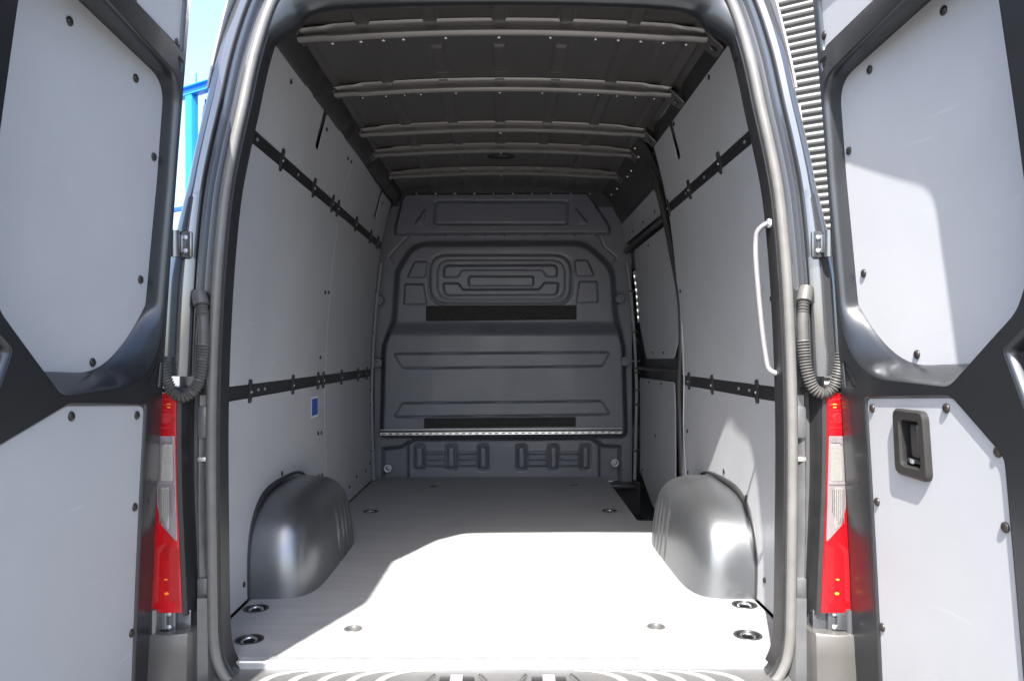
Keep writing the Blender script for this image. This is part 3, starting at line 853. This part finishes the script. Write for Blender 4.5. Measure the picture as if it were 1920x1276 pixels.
# --- tail lights
def lampz(py): return H - (py - CY) * (D - .04) / F
LX = [(.17, .872, .972), (.25, .875, .974), (.36, .880, .972), (.50, .886, .968), (.62, .888, .962), (.70, .888, .957), (.768, .887, .950)]
lxz = [a for a, b, c in LX]
def xi(z): return float(np.interp(z, lxz, [b for a, b, c in LX]))
def xo(z): return float(np.interp(z, lxz, [c for a, b, c in LX]))
for s in (-1, 1):
    TL = empty('tail_light'); TL.parent = VAN
    TL['label'] = ('left' if s < 0 else 'right') + ' tall red tail light with clear middle'
    zz = np.linspace(.172, .768, 40); rows = []
    for z in zz:
        a, b = xi(z), xo(z); top = .010 * (z > .76)
        rows.append([(s * a, .0, z), (s * a, -.040, z), (s * (a + .003), -.044, z), (s * (b - .03), -.044 , z), (s * (b - .010), -.036, z), (s * b, -.015, z), (s * (b + .006), .06, z), (s * (b + .006), .125, z)])
    loft('red_lens', rows, 'red', TL, cap=True)
    def lm(a, b, n, s=s): return Vector((s * a, -.044 - n, b))
    clear = rpoly([(xi(.64) + .002, .652, .004), (.932, .652, .012), (.937, .56, .02), (.936, .46, .02), (.925, .41, .02), (xi(.37) + .002, .362, .004)], 5)
    c = plate('clear_lens', clear, [], .004, lm, 'clear', TL, bev=.0015)
    for k in range(5):
        zk = .635 - .014 * k
        tube('lens_ridge', [(s * (xi(.64) + .006), -.0485, zk), (s * .915, -.0485, zk), (s * .925, -.0485, zk - .006)], .0011, 'jamb', TL, seg=6)
    plate('lens_divider', rect(xi(.52) + .002, .937, .520, .527, .001), [], .003, lm, 'clear', TL, bev=.001, n0=.003)
    plate('reflector_bowl', rpoly([(.895, .53, .002), (.926, .53, .006), (.926, .63, .012), (.895, .63, .002)], 4), [], .002, lm, 'bright', TL, bev=.0006, n0=.0035)
    plate('reflector_bowl', rpoly([(.905, .39, .004), (.926, .44, .008), (.926, .512, .004), (.905, .512, .002)], 4), [], .002, lm, 'bright', TL, bev=.0006, n0=.0035)
    plate('reflex_reflector', circ(.915, .700, .015, 20), [], .002, lm, 'dred', TL, bev=.0006)
    plate('reflex_reflector', rect(xi(.25) + .004, .905, .20, .35, .008), [], .0012, lm, 'dred', TL, bev=.0004)
    for (x, z, w_, h_) in ((.914, .262, .005, .0025), (.912, .224, .006, .004), (.906, .738, .006, .0025), (.906, .730, .005, .002)):
        plate('amber_glint', circ(x, z, w_, 10, h_), [], .0016, lm, 'orange', TL, bev=.0004)  # orange glints of the reflectors, painted as coloured discs
    plate('light_guide', rpoly([(.935, .20, .002), (.947, .20, .002), (.944, .34, .01), (.905, .372, .004), (.932, .33, .01)], 4), [], .0014, lm, 'dred', TL, bev=.0004)
    for k in range(6):
        plate('lens_flute', rect(xi(.7) + .004, .945, .672 + k * .0155, .676 + k * .0155, .001), [], .0016, lm, 'dred', TL, bev=.0006)
    for k in range(7):
        xk = .897 + k * .0052
        plate('lens_flute', rect(xk, xk + .0016, .415 + .010 * max(0, 3 - k), .508, .0004), [], .0016, lm, 'jamb', TL, bev=.0004, n0=.0046)
    # black housing flank towards the opening
    rows = []
    for z in np.linspace(.16, .775, 24):
        bow_ = .012 * math.sin(math.pi * (z - .16) / .615)
        rows.append([(s * (xi(z) - .0005), -.036, z), (s * (xi(z) - .010), -.030, z), (s * (xi(z) - .020 + bow_ * .3), -.004, z), (s * (xi(z) - .023), .020, z), (s * (xi(z) - .025), .040, z)])
    loft('lamp_housing', rows, 'black', TL, label='black side of the tail light')
    box('lamp_top_cap', min(s * .84, s * .955), max(s * .84, s * .955), -.030, .10, .7695, .782, 'black', TL, .003)

# --- jamb details: striker brackets, slots, plugs beside the lamps
for s in (-1, 1):
    def bxs(name, xa, xb, ya, yb, za, zb, m, b=.003):
        return box(name, min(s * xa, s * xb), max(s * xa, s * xb), ya, yb, za, zb, m, VAN, b)
    rows = [[(s * .822, .026, z), (s * .846, .018 - .01 * math.sin(math.pi * (z - .20) / .56), z), (s * .852, .032, z)] for z in np.linspace(.20, .76, 20)]
    loft('jamb_rib', rows, 'jamb', VAN)
    bxs('jamb_pin', .826, .850, .010, .020, .575, .587, 'bright', .002)
    bxs('check_strap', .822, .848, .004, .020, .64, .73, 'jamb', .006)
    tube('jamb_plug', [(s * .835, .030, .13), (s * .835, .020, .13)], .008, 'drub', VAN, seg=12)
    bxs('jamb_tab', .822, .850, .006, .024, .19, .25, 'jamb', .005)

# --- hinges
for s in (-1, 1):
    for (zc, xh, hh) in ((1.175, .868, .036), (.148, .912, .034)):
        HG = empty('hinge'); HG.parent = VAN
        hxp = .957 - .0376 * zc - .0135 * zc * zc
        box('leaf', min(s * (xh - .020), s * (xh + .026)), max(s * (xh - .020), s * (xh + .026)), -.034, -.022, zc - hh, zc + hh, 'body', HG, .005)
        tube('barrel', [(s * (hxp - .004), -.045, zc - hh), (s * (hxp - .004), -.045, zc + hh)], .013, 'body', HG, seg=14)
        box('arm', min(s * xh, s * (hxp - .004)), max(s * xh, s * (hxp - .004)), -.046, -.034, zc - hh * .7, zc + hh * .7, 'body', HG, .004)
        for dz in (-.018, .018):
            put(BOLT, 'bolt', (s * (xh - .004), -.0355, zc + dz), (0, -1, 0), HG, .75)

# --- cable hoses from pillar to door
for s in (-1, 1):
    if s < 0: P = [(372, 548), (378, 575), (381, 610), (380, 660), (376, 700), (366, 728), (345, 743), (325, 735), (312, 712), (306, 690), (303, 668)]
    else: P = [(1512, 540), (1507, 570), (1505, 610), (1508, 660), (1514, 700), (1526, 728), (1545, 737), (1562, 726), (1571, 702), (1576, 680), (1578, 662)]
    ys_ = [-.004, -.022, -.030, -.032, -.034, -.036, -.040, -.044, -.048, -.050, -.050]
    path = resample(catmull([at(a, b, y) for (a, b), y in zip(P, ys_)], 10), .0016)
    n = len(path)
    def rad(t):
        i = int(t * (n - 1))
        if t < .10: return .021 - .05 * max(0, .04 - t)
        if .17 < t < .34: return .0145
        return .0150 + .0022 * math.sin(i * 2 * math.pi / 5)
    tube('cable_hose', path, rad, 'hose', VAN, seg=12, label='ribbed rubber cable hose on the ' + ('left' if s < 0 else 'right') + ' pillar')

# --- bumper, entry sill and treads
rows = []
for x in np.linspace(-.80, .80, 60):
    dip = .006 * bump1(abs(x), .12, .10)
    rows.append([(x, .052, -.030), (x, .046, -.018), (x, .040, -.0185), (x, .030, -.0200), (x, -.020, -.026 - dip), (x, -.060, -.030 - dip), (x, -.100, -.036), (x, -.125, -.060), (x, -.13, -.30)])
SL = loft('entry_sill', rows, 'bumper', VAN, label='entry sill with pale tread strips')
def sill_z(y): return float(np.interp(y, [-.10, -.06, -.02, .03, .04], [-.036, -.030, -.026, -.0200, -.0185]))
for s in (-1, 1):
    for k in range(5):
        xa = .655 - k * .080
        quad = []
        cpts = [(xa, .026), (xa - .03, .022), (xa - .055, .010), (xa - .075, -.012), (xa - .088, -.045)] if False else [(xa - .13, .034), (xa - .085, .030), (xa - .05, .018), (xa - .02, -.004), (xa + .0, -.045)]
        cp = catmull([(a, b, 0) for a, b in cpts], 4)
        rws = []
        for q in cp:
            wd = .024
            rws.append([(s * (q.x - .0), q.y, sill_z(q.y) + .0005), (s * q.x, q.y, sill_z(q.y) + .003), (s * (q.x + wd), q.y, sill_z(q.y) + .003), (s * (q.x + wd), q.y, sill_z(q.y) + .0005)])
        loft('tread_strip', rws, 'tread', SL, cap=True)
for xc in (-.125, .130):
    box('striker_pocket', xc - .048, xc + .048, -.030, .006, -.040, -.0215, 'black', SL, .002)
    box('striker', xc - .018, xc + .018, -.032, .010, -.030, -.0165, 'grab', SL, .004)
    for e in (-1, 1):
        rws = [[(xc + e * .058, .012, -.0215), (xc + e * .064, .012, -.016), (xc + e * .085, -.03, -.018), (xc + e * .079, -.03, -.026)], [(xc + e * .064, .016, -.0215), (xc + e * .068, .016, -.016), (xc + e * .089, -.03, -.018), (xc + e * .089, -.03, -.026)]]
        loft('sill_rib', rws, 'bumper', SL, closed_c=True)
for s in (-1, 1):
    rows = []
    for z, k in ((.118, 0), (.112, .004), (.06, .006), (-.05, .012), (-.20, .02), (-.35, .02)):
        rows.append([(s * .842, .05, z), (s * .842, -.030 - k, z), (s * .852, -.050 - k, z), (s * .905, -.066 - k, z), (s * .955, -.060 - k, z), (s * (.985 + k * .3), -.030, z), (s * (.995 + k * .3), .06, z), (s * (.995 + k * .3), .4, z)])
    rows.insert(0, [(s * .85, .05, .121), (s * .85, -.02, .121), (s * .86, -.036, .121), (s * .905, -.05, .121), (s * .95, -.045, .121), (s * .975, -.02, .121), (s * .985, .06, .121), (s * .985, .4, .121)])
    rows.insert(0, [(s * .86, .05, .118)] * 1 + [(s * .90, .03, .118)] * 6 + [(s * .93, .4, .118)])
    loft('bumper_corner', rows, 'corner', VAN)
    rows = [[(s * .79, .03, z), (s * .815, -.005, z), (s * .842, -.012, z)] for z in (.20, .10, 0, -.1, -.3)]
    loft('lower_jamb', rows, 'jamb', VAN)
    box('corner_bracket', min(s * .855, s * .93), max(s * .855, s * .93), -.022, .02, .1185, .172, 'body', VAN, .004)
rows = [[(x, -.128, -.06), (x, -.15, -.09), (x, -.16, -.25), (x, -.12, -.38)] for x in np.linspace(-.95, .95, 20)]
loft('bumper_beam', rows, 'bumper', VAN)

# --- rear doors
def hx(Z): return .957 - .0376 * Z - .0135 * Z * Z
def doormap(side, phi):
    sp, cp = math.sin(R(phi)), math.cos(R(phi))
    return lambda a, b, n: Vector((side * (hx(b) + a * sp - n * cp), -.06 - a * cp - n * sp, b))
UP_LIP = [(.008, 1.612, .085), (.006, 1.34, .1), (.026, .797, .25), (.455, .786, .06), (.665, .955, .10), (.715, 1.05, .08), (.695, 1.30, .2), (.660, 1.69, .06), (.40, 1.655, .3)]
def resamp2(P, step):
    return [(v.x, v.y) for v in resample([Vector((a, b, 0)) for a, b in P], step, closed=True)]
TILT = .115
def warp(a, b):
    w_ = max(0.0, 1 - (b - .786) / .22); v_ = max(0.0, 1 - a / .55) ** 1.6
    return a + .14 * w_ * v_, b + .034 * min(1, a / .42) * max(0.0, min(1.0, (b - 1.5) / .1)) + .045 * w_ * (1 - v_ * .8) * max(0.0, min(1, (.72 - a) / .2))
def rear_door(side, phi, low, label, handle):
    fm = doormap(side, phi)
    DR = empty('rear_door'); DR.parent = VAN; DR['label'] = label
    outer = rpoly([(.0, -.045, .05), (.80, -.045, .04), (.80, 1.86, .05), (.0, 1.86, .03)], 6)
    up_l = resamp2(rpoly([(a, b + (.020 if side > 0 and b < .8 else 0), r) for a, b, r in UP_LIP], 12), .010)
    top_l = resamp2(rpoly([(.020, 1.674, .012), (.055, 1.686, .02), (.30, 1.703, .03), (.58, 1.755, .03), (.56, 1.835, .02), (.024, 1.835, .02)], 5), .012)
    low_l = resamp2(rpoly(low, 6), .012)
    lock_l = resamp2(rpoly([(.622, .885, .012), (.71, .945, .03), (.755, .90, .02), (.755, .78, .02), (.69, .73, .02)], 5), .012)
    tri_a = resamp2(rpoly([(.012, .862, .006), (.016, .782, .006), (.082, .782, .008), (.075, .812, .02), (.035, .85, .02)], 4), .008)
    tri_b = resamp2(rpoly([(.010, 1.660, .004), (.050, 1.664, .006), (.043, 1.648, .006), (.016, 1.624, .004)], 4), .008)
    ho = [up_l, top_l, low_l, lock_l, tri_a, tri_b]
    plate('frame', outer, ho, .004, fm, 'paint', DR, bev=.0012, cuts=(1, -.06, 1.88, .055), ang=25)
    def recess(name, L, prof, m='paint', floor=False):
        rows = []
        for k, (ins, dep, low_extra) in enumerate(prof):
            Q = inset(L, ins) if ins else L
            row = []
            zmin = min(b for a, b in L); zmax = max(b for a, b in L)
            for (a, b) in Q:
                wgt = max(0.0, 1 - (b - zmin) / .16)
                if name == 'upper_recess':
                    a_, b_ = warp(a, b); f_ = min(1.0, max(0.0, (dep - .004) / .036)); a, b = a + (a_ - a) * f_, b + (b_ - b) * f_
                row.append(tuple(fm(a, b, .004 - dep - (TILT * a * min(1, dep / .04) if name == 'upper_recess' else 0))))
            rows.append(row)
        if floor:
            cen = [tuple(np.mean(np.array(rows[-1]), axis=0))] * len(rows[-1]); rows.append(cen)
        return loft(name, rows, m, DR, closed_c=True, ang=40)
    recess('upper_recess', up_l, [(0, .0, 0), (.003, .0012, 0), (.008, .006, .002), (.010, .012, .006), (.012, .020, .02), (.013, .030, .026), (.0135, .039, .03), (.014, .046, .036), (.05, .052, .036)])
    recess('top_recess', top_l, [(0, .0, 0), (.002, .001, 0), (.005, .006, 0), (.007, .014, 0), (.03, .0145, 0)])
    recess('lower_recess', low_l, [(0, .0, 0), (.002, .0008, 0), (.005, .004, 0), (.007, .011, 0), (.03, .0115, 0)])
    recess('lock_pocket', lock_l, [(0, 0, 0), (.004, .001, 0), (.008, .006, 0), (.012, .03, 0)], floor=True)
    for tl in (tri_a, tri_b):
        recess('pressed_pad', tl, [(0, 0, 0), (.002, .0008, 0), (.004, .004, 0), (.008, .005, 0)], floor=True)
    # outer skin and edges of the door
    ol = resamp2(outer, .03)
    rows = [[tuple(fm(a, b, .003)) for a, b in ol], [tuple(fm(a, b, .0)) for a, b in inset(ol, -.004)], [tuple(fm(a, b, -.012)) for a, b in inset(ol, -.006)], [tuple(fm(a, b, -.145)) for a, b in inset(ol, .004)]]
    cen = [tuple(fm(.39, .9, -.092))] * len(ol)
    loft('outer_skin', rows, 'body', DR, closed_c=True, ang=40)
    plate('outer_panel', inset(ol, .004), [], .004, lambda a, b, n: fm(a, b, -n), 'body', DR, bev=.001, cuts=(1, -.06, 1.88, .06), n0=.142)
    # sealing rubber on the hinge edge
    tube('door_seal', [fm(-.004, z, -.006) for z in np.linspace(.0, 1.83, 60)], .0055, 'drub', DR, seg=8)
    # liner boards
    lup = inset(up_l, .009)
    zmin = min(b for a, b in up_l)
    lup = [warp(a, b) for a, b in lup]
    upn = -.042
    A = plate('liner_panel', lup, [], .004, lambda a, b, n: fm(a, b, n - TILT * a), 'liner', DR, bev=.001, cuts=(1, -.06, 1.88, .055), n0=upn)
    B = plate('liner_panel', inset(top_l, .006), [], .004, fm, 'liner', DR, bev=.001, cuts=(1, -.06, 1.88, .055), n0=-.009)
    hl = [rect(.256, .362, .602, .734, .012)] if handle else []
    C_ = plate('liner_panel', inset(low_l, .006), hl, .004, fm, 'liner', DR, bev=.001, cuts=(1, -.06, 1.88, .055), n0=-.006)
    return DR, fm
low_left = [(.082, .744, .022), (.077, .0, .03), (.72, .0, .03), (.70, .692, .04), (.43, .771, .05), (.12, .750, .0)]
low_right = [(.114, .768, .022), (.122, .0, .03), (.645, .0, .03), (.610, .680, .035), (.46, .790, .045)]
DL, fl_ = rear_door(-1, 1.5, low_left, 'left rear door swung open, in shade', False)
DRt, fr_ = rear_door(1, 4, low_right, 'right rear door swung open, partly in sun, with black handle', True)
def door_screws(side, phi, fm, DR, lst):
    sp, cp = math.sin(R(phi)), math.cos(R(phi))
    for (px, py, n) in lst:
        Z = .8; s_ = .3; deep = n < -.02
        for _ in range(40):
            if deep: n = -.038 - TILT * s_
            k = (px - CX) / F; A = side * (hx(Z) - n * cp) - CAMX
            C0 = D - .06 - n * sp; s_ = (k * C0 - A) / (side * sp + k * cp)
            d = C0 - cp * s_; Z = H + (CY - py) * d / F
        put(SCREW, 'screw', fm(s_, Z, n), nrm(fm, s_, Z), DR, 1.05)
U, Lw, Tp = -.056, -.002, -.005
door_screws(-1, 1.5, fl_, DL, [(133, 780, Lw), (256, 778, Lw), (252, 950, Lw), (246, 1186, Lw), (130, 40, U), (254, 147, U), (288, 294, U), (263, 524, U), (173, 679, U), (331, 80, Tp), (250, 2, Tp)])
door_screws(1, 4, fr_, DRt, [(1636, 765, Lw), (1775, 765, Lw), (1872, 847, Lw), (1645, 940, Lw), (1886, 988, Lw), (1655, 1175, Lw), (1770, 20, U), (1631, 131, U), (1592, 283, U), (1620, 512, U), (1720, 664, U), (1546, 66, Tp)])
# three drain holes in each frame
for (s, ph, fm, DR, pts) in ((-1, 6, fl_, DL, ((.046, .540), (.030, .515), (.046, .487))), (1, 10, fr_, DRt, ((.067, .545), (.050, .525), (.069, .497)))):
    for (a, b) in pts:
        plate('drain_hole', circ(a, b, .0075, 14), [], .0004, fm, 'black', DR, bev=.0001, n0=.004)
# inside handle of the right door
hf = plate('handle_frame', rpoly([(.246, .592, .022), (.376, .590, .022), (.372, .748, .022), (.248, .748, .022)], 6), [rect(.278, .348, .618, .722, .010)], .014, fr_, 'handle', DRt, bev=.005, n0=-.002, label='black handle surround')
wl = resamp2(rect(.278, .348, .618, .722, .010), .006)
rows = [[tuple(fr_(a, b, .004)) for a, b in wl], [tuple(fr_(a, b, -.030)) for a, b in inset(wl, .003)]]
rows.append([tuple(fr_(.313, .67, -.030))] * len(wl))
loft('handle_bowl', rows, 'black', DRt, closed_c=True)
plate('handle_lever', rect(.312, .342, .640, .717, .008), [], .026, fr_, 'handle', DRt, bev=.004, n0=-.018)
plate('lock_slider', rect(.284, .340, .623, .635, .004), [], .020, fr_, 'handle', DRt, bev=.003, n0=-.018)
plate('lock_knob', rect(.302, .315, .6235, .6345, .002), [], .006, fr_, 'zinc', DRt, bev=.001, n0=.0)

# ------------------------------------------------------------------ ribbed building behind, right
CB = empty('clad_building', (3.06, 5.85, -.70))
CB['label'] = 'pale building clad in horizontal ribs behind the right of the van'; CB['category'] = 'building'
CB.rotation_euler = (0, 0, math.atan2(-.56, .83))
# local x runs along the wall (towards the near right), local -y looks at the camera
box('wall', -4.0, 9.0, .05, 3.5, 0, 8.9, 'wallb', CB)  # its dark colour between the ribs plays their shaded undersides
prof = []
for k in range(9):
    t = math.pi * k / 8
    prof.append((-.034 * math.sin(t) ** .8, -.0225 * math.cos(t)))
V = []; 
for x in (-4.0, 9.0):
    for (y, z) in prof: V.append((x, y + .048, z))
bm = bmesh.new(); vs = [bm.verts.new(v) for v in V]
for k in range(8): bm.faces.new((vs[k], vs[k + 1], vs[9 + k + 1], vs[9 + k]))
bmesh.ops.recalc_face_normals(bm, faces=bm.faces)
sm_ = bpy.data.meshes.new('cladding_rib'); bm.to_mesh(sm_); bm.free(); finish(sm_, 60)
if sm_.polygons[4].normal.y > 0: sm_.flip_normals()
sm_.materials.append(M['wallw'])
for k in range(110):
    o = link('cladding_rib', sm_, None, CB); o.location = (0, 0, .06 + .080 * k)

# ------------------------------------------------------------------ blue steel gantry, far left
p = at(362, 170, 14.85)
BG = empty('steel_gantry', (p.x, p.y, -.70))
BG['label'] = 'bright blue steel gantry with columns in the distance left of the van'; BG['category'] = 'gantry'
BG.rotation_euler = (0, 0, math.atan2(-.56, .83))
zt = p.z + .70
def gb_(name, x0, x1, y0, y1, z0, z1, m): box(name, x0, x1, y0, y1, z0, z1, m, BG, .01)
gb_('beam', -3.5, 4.5, -.10, .10, zt - .10, zt - .075, 'steelb')
gb_('beam_web', -3.5, 4.5, -.02, .02, zt - .075, zt + .075, 'steelb')
gb_('beam', -3.5, 4.5, -.10, .10, zt + .075, zt + .10, 'steelb')
for x in (-3.2, -.05, 4.2):
    gb_('column', x - .11, x + .11, -.085, .085, 0, zt - .10, 'steelb')
gb_('panel', .12, .34, .2, .24, zt - 1.4, zt - .16, 'steeld')
gb_('rod', .10, .13, -.012, .012, zt + .10, zt + .36, 'steelb')
gb_('brace', -3.1, .1, -.03, .03, zt - 2.6, zt - 2.5, 'steeld')
